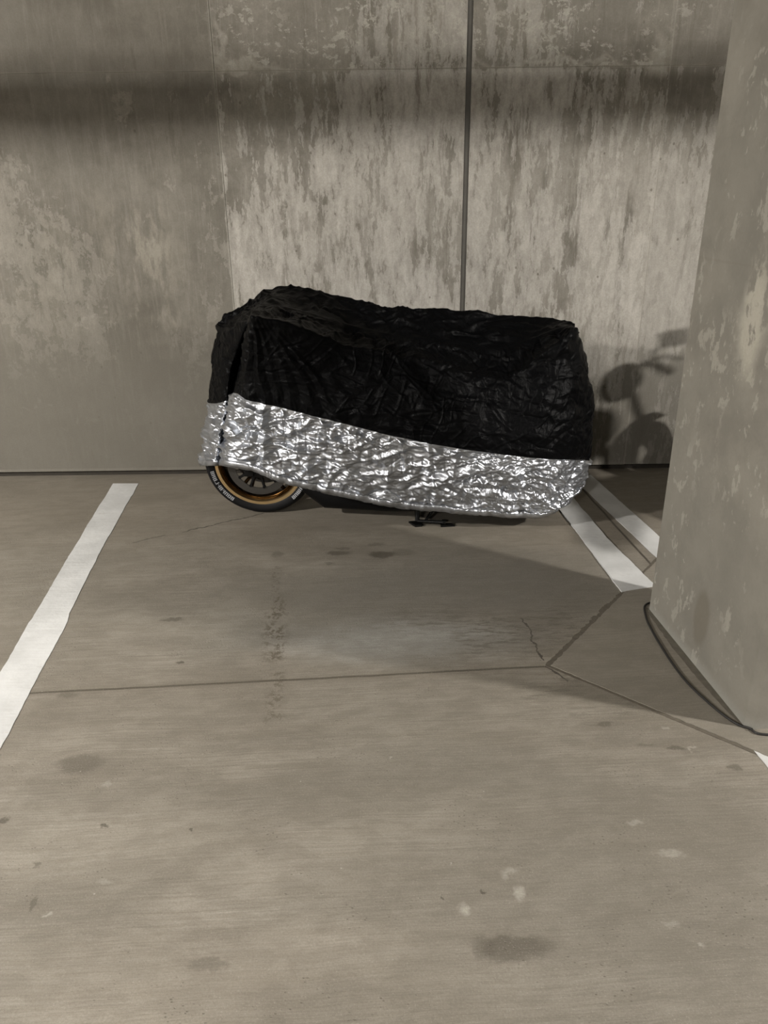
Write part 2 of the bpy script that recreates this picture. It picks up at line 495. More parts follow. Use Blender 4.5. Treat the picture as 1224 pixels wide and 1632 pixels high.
def bm_obj(name, bm, mat, parent=None, smooth=True, angle=40):
    me = bpy.data.meshes.new(name)
    bmesh.ops.recalc_face_normals(bm, faces=bm.faces)
    if smooth:
        for f in bm.faces:
            f.smooth = True
        for e in bm.edges:
            if len(e.link_faces) == 2 and e.calc_face_angle(0) > math.radians(angle):
                e.smooth = False
    bm.to_mesh(me)
    bm.free()
    o = bpy.data.objects.new(name, me)
    C.objects.link(o)
    if mat:
        me.materials.append(mat)
    if parent:
        o.parent = parent
    return o


def prism(bm, pts, z0, z1):
    a = [bm.verts.new((p[0], p[1], z0)) for p in pts]
    b = [bm.verts.new((p[0], p[1], z1)) for p in pts]
    n = len(pts)
    bm.faces.new(a[::-1])
    bm.faces.new(b)
    for i in range(n):
        bm.faces.new((a[i], a[(i + 1) % n], b[(i + 1) % n], b[i]))


def box(bm, c, s, rot=None, bev=0.0):
    r = bmesh.ops.create_cube(bm, size=1.0)
    M = Matrix.Translation(Vector(c)) @ (rot.to_4x4() if rot else Matrix.Identity(4)) @ Matrix.Diagonal((s[0], s[1], s[2], 1))
    bmesh.ops.transform(bm, matrix=M, verts=r['verts'])
    if bev:
        es = list({e for v in r['verts'] for e in v.link_edges})
        bmesh.ops.bevel(bm, geom=es, offset=bev, segments=2, affect='EDGES', profile=.7)


def lathe(bm, prof, n=96, axis='y', closed=True):
    "spin (radius, offset along axis) pairs; closed ring profiles make a solid ring"
    rings = []
    for i in range(n):
        t = 2 * math.pi * i / n
        ring = []
        for r, y in prof:
            if axis == 'y':
                ring.append(bm.verts.new((r * math.cos(t), y, r * math.sin(t))))
            else:
                ring.append(bm.verts.new((r * math.cos(t), r * math.sin(t), y)))
        rings.append(ring)
    m = len(prof)
    for i in range(n):
        A, B = rings[i], rings[(i + 1) % n]
        for k in range(m if closed else m - 1):
            q = (k + 1) % m
            bm.faces.new((A[k], B[k], B[q], A[q]))
    if not closed:
        if prof[0][0] > 1e-5:
            bm.faces.new([r[0] for r in rings])
        if prof[-1][0] > 1e-5:
            bm.faces.new([r[-1] for r in rings][::-1])


def tube(bm, pts, rad, n=12, cap=True):
    pts = [Vector(p) for p in pts]
    rads = rad if isinstance(rad, (list, tuple)) else [rad] * len(pts)
    rings = []
    up = Vector((0.31, 0.17, 0.93))
    for i, p in enumerate(pts):
        t = (pts[min(i + 1, len(pts) - 1)] - pts[max(i - 1, 0)]).normalized()
        u = t.cross(up)
        if u.length < 1e-3:
            u = t.cross(Vector((1, 0, 0)))
        u.normalize()
        v = t.cross(u)
        rings.append([bm.verts.new(p + (u * math.cos(2 * math.pi * k / n) + v * math.sin(2 * math.pi * k / n)) * rads[i]) for k in range(n)])
    for A, B in zip(rings, rings[1:]):
        for k in range(n):
            bm.faces.new((A[k], A[(k + 1) % n], B[(k + 1) % n], B[k]))
    if cap:
        bm.faces.new(rings[0][::-1])
        bm.faces.new(rings[-1])


def smooth_path(pts, k=8):
    pts = [np.array(p, float) for p in pts]
    P = [2 * pts[0] - pts[1]] + pts + [2 * pts[-1] - pts[-2]]
    out = []
    for i in range(1, len(P) - 2):
        for j in range(k):
            t = j / k
            a, b, c, d = P[i - 1], P[i], P[i + 1], P[i + 2]
            out.append(.5 * ((2 * b) + (c - a) * t + (2 * a - 5 * b + 4 * c - d) * t * t + (3 * b - a - 3 * c + d) * t ** 3))
    out.append(pts[-1])
    return out


def tag(o, label=None, cat=None, group=None, kind=None):
    if label:
        o['label'] = label
    if cat:
        o['category'] = cat
    if group:
        o['group'] = group
    if kind:
        o['kind'] = kind
    return o


def empty(name, M=None):
    o = bpy.data.objects.new(name, None)
    o.empty_display_size = .1
    C.objects.link(o)
    if M is not None:
        o.matrix_world = M
    return o


# ------------------------------------------------------------------ the setting
bm = bmesh.new()
X0, X1, Y0 = -8.5, 8.5, -8.0
box(bm, ((X0 + X1) / 2, (Y0 + WALL_Y + .2) / 2, -.1), (X1 - X0, WALL_Y + .2 - Y0, .2))
tag(bm_obj('floor', bm, MF, smooth=False), 'grey-brown broom-finished concrete garage floor', kind='structure')

# back wall: face profile along x (joint groove, stepped panels), swept up; recess along the foot
prof = [(X0, 0), (-.8535, 0), (-.8515, .004), (.4555, .004), (.4570, .018), (.4830, .018), (.4845, .002), (1.5135, .002), (1.5165, .007), (X1, .007)]
lev = [(0.0, .035), (.026, .035), (.029, .0), (.034, -.005), (.044, -.002), (.050, .0), (2.219, .0), (2.222, .003), (2.225, .0), (CEIL, .0)]
verts, faces = [], []
for z, dz in lev:
    for x, dy in prof:
        verts.append((x, WALL_Y + dy + dz, z))
nP = len(prof)
for i in range(len(lev) - 1):
    for k in range(nP - 1):
        a = i * nP + k
        faces.append((a, a + 1, a + nP + 1, a + nP))
nb = len(verts)
for z in (0, CEIL):
    for x in (X0, X1):
        verts.append((x, WALL_Y + .3, z))
faces.append((nb, nb + 2, nb + 3, nb + 1))
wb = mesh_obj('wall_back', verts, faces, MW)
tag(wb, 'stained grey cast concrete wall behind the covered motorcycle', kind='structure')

bm = bmesh.new()
box(bm, (0, WALL_Y + .030, .011), (X1 - X0, .03, .022))
tag(bm_obj('trim_4', bm, simple('black_gap_dirt', (0.035, 0.03, 0.023), .9, 0, 40, .4, .3), smooth=False), 'dark dirty gap along the foot of the concrete wall', kind='structure')
# sealant in the upright wall joint
bm = bmesh.new()
box(bm, (.4700, WALL_Y + .016, CEIL / 2), (.0255, .012, CEIL))
ms = simple('grey_joint_sealant', (0.088, 0.083, 0.072), .6, 0, 30, .2, .1)
tag(bm_obj('trim_1', bm, ms, smooth=False), 'dark grey upright sealant joint in the concrete wall', kind='structure')

for nm, c, s_ in (('wall_left', (X0 - .1, (Y0 + WALL_Y) / 2, CEIL / 2), (.2, WALL_Y - Y0 + .4, CEIL)),
                  ('wall_right', (X1 + .1, (Y0 + WALL_Y) / 2, CEIL / 2), (.2, WALL_Y - Y0 + .4, CEIL)),
                  ('wall_front', (0, Y0 - .1, CEIL / 2), (X1 - X0, .2, CEIL))):
    bm = bmesh.new()
    box(bm, c, s_)
    tag(bm_obj(nm, bm, MSIDE, smooth=False), kind='structure')
bm = bmesh.new()
box(bm, (0, (Y0 + WALL_Y + .2) / 2, CEIL + .1), (X1 - X0 + .4, WALL_Y + .4 - Y0, .2))
tag(bm_obj('ceiling', bm, MCEIL, smooth=False), kind='structure')

# pillar
FLc, BLc = np.array([1.182, 2.041]), np.array([1.112, 2.845])
ux = BLc - FLc
ux /= np.linalg.norm(ux)
rx = np.array([ux[1], -ux[0]])
PW = .30
FRc, BRc = FLc + rx * PW, BLc + rx * PW
ch = .022


def chamf(p, a, b):
    return [p + (a - p) / np.linalg.norm(a - p) * ch, p + (b - p) / np.linalg.norm(b - p) * ch]


pp = chamf(FLc, BLc, FRc) + chamf(FRc, FLc, BRc) + chamf(BRc, FRc, BLc) + chamf(BLc, BRc, FLc)
bm = bmesh.new()
prism(bm, pp, 0, CEIL)
tag(bm_obj('pillar', bm, MP, smooth=False), 'grey concrete pillar with pale flecks standing on the diamond pad', kind='structure')


def resample(pts, step):
    out = []
    for a, b in zip(pts, pts[1:]):
        a, b = np.array(a, float), np.array(b, float)
        n = max(1, int(np.linalg.norm(b - a) / step))
        for i in range(n):
            out.append(a + (b - a) * i / n)
    out.append(np.array(pts[-1], float))
    return out


# diamond pad round the pillar foot, with its dirt-filled joint
ap = fl(872, 1062)[:2]
e1 = fl(992, 944)[:2] - ap
e1 /= np.linalg.norm(e1)
e2 = fl(1200, 1200)[:2] - ap
e2 /= np.linalg.norm(e2)
cor = [ap, ap + e2 * 1.22, ap + e2 * 1.22 + e1 * 1.22, ap + e1 * 1.22]
rnd = random.Random(4)


def inset(cs, d):
    c = sum(cs) / len(cs)
    return [q + (c - q) / np.linalg.norm(c - q) * d for q in cs]


pad = resample(inset(cor, .014) + [inset(cor, .014)[0]], .012)[:-1]
pad = [q + np.array([rnd.gauss(0, .0012), rnd.gauss(0, .0012)]) for q in pad]
bm = bmesh.new()
prism(bm, pad, .0, .004)
tag(bm_obj('trim_2', bm, MPAD, smooth=False), 'diamond-shaped concrete pad around the foot of the pillar', kind='structure')
jo = resample(inset(cor, -.002) + [inset(cor, -.010)[0]], .010)
ji = resample(inset(cor, .020) + [inset(cor, .020)[0]], .010)
bm = bmesh.new()
outer = []
chip = 0.0
for i, q in enumerate(jo[:-1]):
    on_chip = np.dot(q - ap, np.array([-e1[1], e1[0]])) > -.02 and 0.02 < np.dot(q - ap, e1) < .75
    chip = .75 * chip + rnd.gauss(0, .0045 if on_chip else .0012)
    k = abs(chip)
    c0 = sum(cor) / 4
    outer.append(q + (q - c0) / np.linalg.norm(q - c0) * k)
prism(bm, outer, 0, .0016)
tag(bm_obj('trim_3', bm, MDIRT, smooth=False), 'dark dirty joint around the diamond pad', kind='structure')

# ------------------------------------------------------------------ painted lines


def line_obj(px_left, px_right, label, thick, jag=.0009, seed=1):
    "thin slab of paint between two edges given as floor points"
    r = random.Random(seed)

    def edge(pts):
        q = resample(pts, .02)
        w_ = 0
        out = []
        for i, v in enumerate(q):
            w_ = .8 * w_ + r.gauss(0, jag)
            out.append(np.array([v[0] + w_, v[1]]))
        return out
    L, R = edge(px_left), edge(px_right)
    bm = bmesh.new()
    n = max(len(L), len(R))
    prism(bm, L + R[::-1], .0002, thick)
    o = bm_obj('parking_line', bm, MPAINT, smooth=False)
    return tag(o, label, 'parking line', 'white stall lines on the floor')


f2 = lambda px, py: fl(px, py)[:2]


def ext(a, b, y):
    a, b = np.array(a), np.array(b)
    return a + (b - a) * ((y - a[1]) / (b[1] - a[1]))


La, Lb = f2(180, 771), f2(2, 1069)
Ra, Rb = f2(221, 771), f2(2, 1191)
Lm, Rm, Rm2 = f2(90, 921), f2(108, 985), f2(111, 981)
line_obj([La, Lm, Lb, ext(Lm, Lb, .9)], [Ra, f2(165, 870), f2(110, 978), f2(108, 990), f2(104, 998), Rb, ext(f2(104, 998), Rb, .9)],
         'long white painted line left of the covered motorcycle, running to the wall', .0022, seed=3)
a, b, c, d = f2(991, 944.5), f2(898.7, 822.6), f2(911, 792), f2(1034, 936)
line_obj([a, b, ext(a, b, 4.40)], [np.array(d) + [.03, 0], ext(d, c, 3.5), ext(d, c, 4.42)],
         'white painted line from under the cover tail to the diamond pad', .0062, seed=5)
a, b, c, d = f2(1044, 887), f2(926, 775), f2(941, 757), f2(1047, 852)
line_obj([ext(b, a, 3.0), a, b, ext(a, b, 4.36)], [ext(c, d, 3.0), d, c],
         'white painted line that runs behind the pillar, right of the floor joint', .0022, seed=7)
a, b = f2(1197, 1191), f2(1224, 1226)
line_obj([a, b, ext(a, b, .2)], [a + np.array([.135, .022]), b + np.array([.135, .02]), ext(a, b, .2) + np.array([.135, 0])],
         'tip of a white painted line in front of the pillar, at the pad edge', .0022, seed=9)

# dirt in the gap along the pillar foot
gp = [np.array(q) for q in resample([BLc + np.array([-.002, -.01]), FLc + np.array([.004, -.004])], .02)]
gw = [.004 + .026 * math.sin(math.pi * min(1, (i + .5) / len(gp))) ** .7 + rnd.gauss(0, .0012) for i in range(len(gp))]
bm = bmesh.new()
prism(bm, [q - rx * g for q, g in zip(gp, gw)] + [q + rx * .004 for q in gp[::-1]], .0035, .0052)
tag(bm_obj('trim_5', bm, simple('foot_gap_dirt', (0.125, 0.112, 0.088), .9, 0, 50, .4, .3), smooth=False), 'dark dirty strip along the foot of the pillar', kind='structure')

# cord along the pillar foot
z_ = .008
cp = [np.append(BRc + np.array([.03, .03]), z_), np.append((BRc + BLc) / 2 + np.array([0, .03]), z_), np.append(BLc + np.array([.008, .022]), z_)]
cp += [np.append(f2(px, py), z_) for px, py in ((1029, 985), (1040, 1010), (1056, 1037), (1076, 1067), (1096, 1092), (1122, 1117), (1150, 1141), (1174, 1157), (1194, 1164), (1224, 1174))]
cp += [np.append(FRc + np.array([.05, -.05]), z_)]
bm = bmesh.new()
tube(bm, smooth_path(cp, 8), .0042, 8)
tag(bm_obj('floor_cord', bm, simple('black_rubber', (0.018, 0.017, 0.015), .55), None),
    'thin black cord lying on the floor around the pillar foot', 'cord')

# ------------------------------------------------------------------ motorcycle
MRUB = simple('tyre_rubber', (0.0055, 0.0055, 0.006), .6, 0, 120, .2, .1, .2)
MGOLD = simple('gold_rim', (0.95, 0.69, 0.37), .30, 1.0, 40, .06, .02)
MBRONZE = simple('bronze_anodised_rim', (0.055, 0.033, 0.014), .2, 1.0, 40, .08, .02)
MSTEEL = simple('brake_steel', (0.11, 0.105, 0.098), .42, .8, 150, .2, .08)
MBLK = simple('black_metal', (0.006, 0.006, 0.006), .34, .1, 60, .2, .05, .3)
MPLAST = simple('black_plastic', (0.003, 0.003, 0.0032), .5, 0, 60, .2, .05, .15)
MALU = simple('dull_aluminium', (0.36, 0.36, 0.36), .42, .9, 80, .15, .05)
MLET = simple('white_tyre_print', (0.34, 0.35, 0.37), .7, 0, 200, .2, .05)
MRED = simple('dark_body_paint', (0.02, 0.021, 0.025), .25, 0, 30, .1, .02)


def wheel(parent, name, center, steer, width, mrim, front, letters):
    "rim with its spokes is the part; tyre, discs and print are its sub-parts; axis along local y"
    W = Matrix.Translation(Vector(center)) @ Matrix.Rotation(steer, 4, 'Z')
    h = width / 2
    hw = h * .80
    bm = bmesh.new()
    lathe(bm, [(.222, -hw + .022), (.205, -.03), (.203, 0), (.205, .03), (.222, hw - .022), (.214, hw - .024), (.196, .034), (.193, 0), (.196, -.034), (.214, -hw + .024)], 128)
    lathe(bm, [(.018, -.05), (.045, -.05), (.048, -.02), (.048, .02), (.045, .05), (.018, .05)], 48)
    for k in range(5):
        a = 2 * math.pi * k / 5 + .2
        for da in (-.13, .13):
            p0 = Vector((.044 * math.cos(a), 0, .044 * math.sin(a)))
            p1 = Vector((.198 * math.cos(a + da), 0, .198 * math.sin(a + da)))
            tube(bm, [p0, (p0 + p1) / 2, p1], [.013, .010, .011], 10)
    r = bm_obj(name, bm, MBRONZE, parent, angle=35)
    r.matrix_local = W
    for sg in (1, -1):
        bm = bmesh.new()
        lathe(bm, [(.216, sg * (hw - .021)), (.226, sg * (hw - .018)), (.240, sg * (hw - .012)), (.243, sg * (hw - .004)), (.240, sg * (hw + .001)), (.222, sg * hw), (.217, sg * (hw - .008))], 128)
        q = bm_obj('rim_lip', bm, mrim, r, angle=35)
        if mrim is MGOLD:
            q['label'] = 'gold rim edge'
    bm = bmesh.new()
    R = .300
    tp = [(.239, -hw - .002), (.250, -h * .93), (.268, -h * 1.0), (.284, -h * .86), (.294, -h * .55), (R, 0), (.294, h * .55), (.284, h * .86), (.268, h * 1.0), (.250, h * .93), (.239, hw + .002), (.228, hw * .7), (.226, 0), (.228, -hw * .7)]
    tp2 = []
    for q in smooth_path([np.array(t) for t in tp[:11]], 4):
        tp2.append((float(q[0]), float(q[1])))
    lathe(bm, tp2 + tp[11:], 128)
    t = bm_obj('tire', bm, MRUB, r, angle=60)
    for sgn in ((1, -1) if front else (1,)):
        bm = bmesh.new()
        y0 = sgn * (.070 if front else .055)
        ro, ri = (.163, .122) if front else (.11, .08)
        lathe(bm, [(ri, y0 - .0025), (ro, y0 - .0025), (ro, y0 + .0025), (ri, y0 + .0025)], 96)
        d = bm_obj('brake_disc', bm, MSTEEL, r, angle=30)
        d['label'] = 'round steel brake disc'
        bm = bmesh.new()
        for k in range(10):
            a = 2 * math.pi * k / 10 + .1
            c = Vector(((ri - .004) * math.cos(a), y0 + sgn * .002, (ri - .004) * math.sin(a)))
            tube(bm, [c - Vector((0, .006, 0)), c + Vector((0, .006, 0))], .0085, 12)
            c2 = Vector((.055 * math.cos(a), y0 - sgn * .01, .055 * math.sin(a)))
            tube(bm, [c2, c], [.011, .007], 8)
        lathe(bm, [(.02, y0 - .012), (.062, y0 - .012), (.062, y0 + .002), (.02, y0 + .002)], 40)
        bm_obj('disc_carrier', bm, MBLK, r)
    if letters:
        # white print on the near sidewall, worn past reading: rows of upright letter strokes
        rg = random.Random(11)
        for a0, a1, cnt in letters:
            bm = bmesh.new()
            for k in range(cnt):
                a = math.radians(a0 + (a1 - a0) * (k + .5) / cnt)
                dA = math.radians(abs(a1 - a0) / cnt) * .40
                for e in (-1, 1):
                    if e == 1 and rg.random() < .2:
                        continue
                    quad = []
                    for rr, aa in ((.2475, a + e * dA), (.2475, a + e * dA * .35), (.2665, a + e * dA * .35), (.2665, a + e * dA)):
                        yy = h * (.905 if rr < .25 else 1.0) + .0012
                        quad.append(bm.verts.new((rr * math.cos(aa), yy, rr * math.sin(aa))))
                    bm.faces.new(quad)
                for rr in ((.249, .2515), (.2555, .258), (.264, .2665)):
                    if rg.random() < .35:
                        continue
                    quad = []
                    for q, aa in ((rr[0], a - dA), (rr[0], a + dA), (rr[1], a + dA), (rr[1], a - dA)):
                        yy = h * (.905 + .095 * (q - .2475) / .019) + .0014
                        quad.append(bm.verts.new((q * math.cos(aa), yy, q * math.sin(aa))))
                    bm.faces.new(quad)
            lo = bm_obj('tire_lettering', bm, MLET, r, smooth=False)
            lo['label'] = 'white worn print on the tyre sidewall'
    return r


def motorcycle(label, Mx, group=None, naked=False, stand_pts=None):
    root = empty('motorcycle', Mx)
    tag(root, label, 'motorcycle', group)
    # local frame: x forward, y to the rider's left, z up; wheels at x = +-0.67
    wheel(root, 'front_wheel', (.63, 0, .30), 0, .118, MGOLD if not naked else MBLK, True, [(-53, -7, 10), (-150, -131, 4)] if not naked else None)
    wheel(root, 'rear_wheel', (-.67, 0, .30), 0, .17, MGOLD if not naked else MBLK, False, None)
    for s in (1, -1):
        bm = bmesh.new()
        tube(bm, [(.67, s * .098, .30), (.60, s * .098, .50)], .025, 16)
        tube(bm, [(.60, s * .098, .48), (.46, s * .098, .88)], .021, 16)
        box(bm, (.672, s * .098, .30), (.05, .03, .07), None, .006)
        bm_obj('fork_leg', bm, MBLK, root)
        bm = bmesh.new()
        box(bm, (.575, s * .078, .345), (.05, .05, .11), Matrix.Rotation(.5, 3, 'Y'), .01)
        bm_obj('brake_caliper', bm, MBLK, root)
    # front fender
    bm = bmesh.new()
    for k in range(17):
        pass
    rows = []
    for k in range(17):
        a = math.radians(62 + 95 * k / 16)
        row = []
        for j in range(9):
            v = (j - 4) / 4
            rr = .325 - .035 * v * v
            row.append(bm.verts.new((.67 + rr * math.cos(a), .068 * v, .30 + rr * math.sin(a))))
        rows.append(row)
    for A, B in zip(rows, rows[1:]):
        for j in range(8):
            bm.faces.new((A[j], A[j + 1], B[j + 1], B[j]))
    bm_obj('front_fender', bm, MPLAST, root)

    def loft(name, secs, mat, par=root):
        "x, z centre, half width, half height sections"
        bm = bmesh.new()
        rings = []
        for x, zc, hw, hh in secs:
            rings.append([bm.verts.new((x, hw * math.copysign(abs(math.cos(t)) ** .75, math.cos(t)), zc + hh * math.copysign(abs(math.sin(t)) ** .75, math.sin(t)))) for t in [2 * math.pi * k / 24 for k in range(24)]])
        for A, B in zip(rings, rings[1:]):
            for k in range(24):
                bm.faces.new((A[k], A[(k + 1) % 24], B[(k + 1) % 24], B[k]))
        bm.faces.new(rings[0][::-1])
        bm.faces.new(rings[-1])
        return bm_obj(name, bm, mat, par, angle=50)
    loft('fuel_tank', [(.32, .80, .07, .05), (.26, .83, .15, .10), (.08, .84, .17, .12), (-.10, .80, .13, .09), (-.16, .77, .08, .05)], MRED)
    loft('seat', [(-.12, .77, .08, .03), (-.25, .765, .13, .035), (-.42, .78, .14, .035), (-.55, .82, .11, .03)], MPLAST)
    loft('tail_section', [(-.45, .76, .10, .03), (-.62, .83, .11, .05), (-.80, .89, .09, .045), (-.90, .92, .05, .02)], MRED)
    loft('engine', [(.30, .42, .10, .10), (.22, .42, .18, .17), (-.05, .42, .19, .18), (-.22, .40, .15, .13), (-.27, .40, .08, .08)], MBLK)
    loft('belly_pan' if not naked else 'exhaust_box', [(.40, .22, .08, .09), (.28, .155, .14, .10), (-.05, .13, .15, .085), (-.30, .125, .13, .08), (-.42, .15, .07, .05)], MPLAST)
    if not naked:
        loft('fairing', [(.72, .78, .05, .06), (.64, .80, .13, .11), (.48, .80, .20, .15), (.34, .74, .21, .2), (.22, .62, .20, .2)], MRED)
    else:
        bm = bmesh.new()
        lathe(bm, [(.0, .07), (.05, .065), (.085, .03), (.09, 0), (.07, -.06), (.0, -.08)], 32, 'z', closed=False)
        hl = bm_obj('headlight', bm, MBLK, root)
        hl.matrix_local = Matrix.Translation((.56, 0, .90)) @ Matrix.Rotation(math.radians(90), 4, 'Y')
    for s in (1, -1):
        bm = bmesh.new()
        tube(bm, [(-.10, s * .10, .40), (-.40, s * .115, .34), (-.67, s * .115, .30)], [.035, .028, .024], 12)
        bm_obj('swingarm', bm, MALU, root)
        # bars
        bm = bmesh.new()
        zb = .97 if not naked else 1.03
        tube(bm, smooth_path([(.44, s * .06, zb - .04), (.42, s * .16, zb - .01), (.36, s * .27, zb - .01), (.32, s * .31, zb - .02)], 5), .012, 12)
        hb = bm_obj('handlebar', bm, MBLK, root)
        bm = bmesh.new()
        tube(bm, [(.375, s * .245, zb - .01), (.32, s * .31, zb - .02), (.29, s * .345, zb - .025)], .018, 14)
        bm_obj('grip', bm, MRUB, hb)
        bm = bmesh.new()
        tube(bm, smooth_path([(.42, s * .20, zb), (.45, s * .24, zb - .005), (.40, s * .34, zb - .02)], 5), .006, 8)
        bm_obj('lever', bm, MALU, hb)
        if naked:
            bm = bmesh.new()
            tube(bm, smooth_path([(.40, s * .20, zb), (.40, s * .24, zb + .06), (.36, s * .30, zb + .09)], 5), .007, 8)
            box(bm, (.35, s * .33, zb + .11), (.02, .13, .075), Matrix.Rotation(s * .15, 3, 'Z'), .008)
            bm_obj('mirror', bm, MPLAST, root)
    bm = bmesh.new()
    tube(bm, [(.30, -.13, .28), (.1, -.17, .20), (-.25, -.17, .22), (-.40, -.18, .30)], .022, 12)
    tube(bm, [(-.38, -.18, .29), (-.46, -.185, .34), (-.74, -.19, .46)], [.03, .05, .05], 20)
    bm_obj('exhaust', bm, MALU, root)
    if stand_pts:
        Mi = Mx.inverted()
        L = lambda p: Mi @ Vector(tuple(map(float, p)))
        bm = bmesh.new()
        for pts, rd in stand_pts['tubes']:
            tube(bm, [L(p) for p in pts], rd, 12)
        ss = bm_obj('side_stand', bm, MBLK, root)
        for pts, z0, z1 in stand_pts['plates']:
            bm = bmesh.new()
            v0 = [bm.verts.new(L((q[0], q[1], z0))) for q in pts]
            v1 = [bm.verts.new(L((q[0], q[1], z1))) for q in pts]
            bm.faces.new(v0[::-1])
            bm.faces.new(v1)
            for i in range(len(pts)):
                j = (i + 1) % len(pts)
                bm.faces.new((v0[i], v0[j], v1[j], v1[i]))
            bm_obj('stand_foot', bm, MBLK, ss)
    else:
        bm = bmesh.new()
        tube(bm, [(.0, .16, .22), (-.10, .25, .06)], .013, 10)
        box(bm, (-.105, .265, .056), (.07, .05, .012), None, .003)
        bm_obj('side_stand', bm, MBLK, root)
    return root


def bike_matrix(front, rear, lean):
    f = Vector((front[0] - rear[0], front[1] - rear[1], 0)).normalized()
    l = Vector((-f.y, f.x, 0))
    mid = Vector(((front[0] + rear[0]) / 2, (front[1] + rear[1]) / 2, 0))
    M = Matrix.Identity(4)
    for i in range(3):
        M[i][0], M[i][1], M[i][2] = f[i], l[i], (0, 0, 1)[i]
    M.translation = mid
    return M @ Matrix.Rotation(-lean, 4, 'X')


fc, rc = fl(413, 815.5), fl(795, 822)
BM = bike_matrix((fc[0], fc[1] + .03), (rc[0], rc[1] + .05), math.radians(7))
s0, s1 = fl(665, 836), fl(708, 838)
stand = {'tubes': [([(s0[0], s0[1] + .05, .26), (s0[0], s0[1], .022)], .0125), ([(s0[0], s0[1] - .002, .022), (s1[0], s1[1], .020)], .0095),
                   ([(s0[0] + .045, s0[1], .024), (s0[0] + .15, s0[1] + .09, .14)], .008), ([(s1[0] - .012, s1[1], .022), (s1[0] + .006, s1[1], .021)], .0145)],
         'plates': [([(s0[0] - .045, s0[1] + .02), (s0[0] - .012, s0[1] - .035), (s0[0] + .026, s0[1] - .03), (s0[0] + .02, s0[1] + .03)], .001, .011),
                    ([(s1[0] - .02, s1[1] - .02), (s1[0] + .055, s1[1] - .012), (s1[0] + .032, s1[1] + .014), (s1[0] - .02, s1[1] + .016)], .001, .010)]}
motorcycle('motorcycle with a gold front rim parked by the wall under a black and silver cover', BM, None, False, stand)
# bike of the next parking place, behind the pillar: its shadow falls on the wall
BM2 = bike_matrix((2.05, 4.06), (2.35, 2.81), math.radians(8))
motorcycle('bare black motorcycle parked nose to the wall, hidden behind the pillar', BM2, None, True)

# ------------------------------------------------------------------ cover
rs = np.random.RandomState(7)
PERM = rs.permutation(512)
GR = rs.normal(size=(512, 3))
GR /= np.linalg.norm(GR, axis=1)[:, None]


def perlin(p):
    i = np.floor(p).astype(int)
    f = p - i
    u = f * f * f * (f * (f * 6 - 15) + 10)
    out = 0
    for dx in (0, 1):
        for dy in (0, 1):
            for dz in (0, 1):
                h = PERM[(PERM[(PERM[(i[:, 0] + dx) & 511] + i[:, 1] + dy) & 511] + i[:, 2] + dz) & 511]
                g = GR[h]
                d = f - np.array([dx, dy, dz])
                wgt = np.where(dx, u[:, 0], 1 - u[:, 0]) * np.where(dy, u[:, 1], 1 - u[:, 1]) * np.where(dz, u[:, 2], 1 - u[:, 2])
                out = out + wgt * (g * d).sum(1)
    return out * 1.5


def pnoise3(p, s, off):
    q = p * s
    return np.stack([perlin(q + off), perlin(q + off + 31.7), perlin(q + off + 77.1)], 1)


def sstep(x, a, b):
    t = np.clip((x - a) / (b - a), 0, 1)
    return t * t * (3 - 2 * t)


def crumple(p, n, f0, f1, seed, warp=.05, ws=7.0, ms=5.0, flat=.5, lim=(0., .25), yr=.4):
    "sum of sharp folds in many directions, each present only in patches"
    r = np.random.RandomState(seed)
    out = np.zeros(len(p))
    pw = p + pnoise3(p, ws, seed * 3.1) * warp + pnoise3(p, ws * 2.6, seed * 1.7) * warp * .35
    for i in range(n):
        a = r.uniform(0, math.pi)
        d = np.array([math.cos(a), r.uniform(-yr, yr), math.sin(a) * flat])
        d /= np.linalg.norm(d)
        f = math.exp(r.uniform(math.log(f0), math.log(f1)))
        t = pw @ d * f + r.uniform(0, 9)
        tri = np.abs(2 * (t - np.floor(t)) - 1)
        m = sstep(perlin(p * ms + i * 13.3 + seed), *lim)
        out += (tri - .5) * m / f
    return out


def ridges(p, n, f0, f1, seed, warp, ws, ms, lim, wd, steep):
    "long sharp isolated creases, only a few of them crossing at any one place"
    r = np.random.RandomState(seed)
    out = np.zeros(len(p))
    pw = p + pnoise3(p, ws, seed * 3.1) * warp
    for i in range(n):
        a = math.radians(90 + r.normal(0, 34)) if r.rand() < .72 else r.uniform(0, math.pi)
        d = np.array([math.cos(a), r.uniform(-.5, .5), math.sin(a)])
        d /= np.linalg.norm(d)
        f = math.exp(r.uniform(math.log(f0), math.log(f1)))
        t = pw @ d * f + r.uniform(0, 9)
        t = t + .25 * perlin(p * 3.3 + i * 7.7)
        k = np.abs((t - np.floor(t)) * 2 - 1)
        b = np.maximum(0, 1 - k / wd) ** (1.0 if r.rand() < .6 else steep)
        m = sstep(perlin(p * np.array([ms * .6, ms, ms * 1.2]) + i * 13.3 + seed), *lim)
        out += b * m * (1 if r.rand() < .7 else -1)
    return out


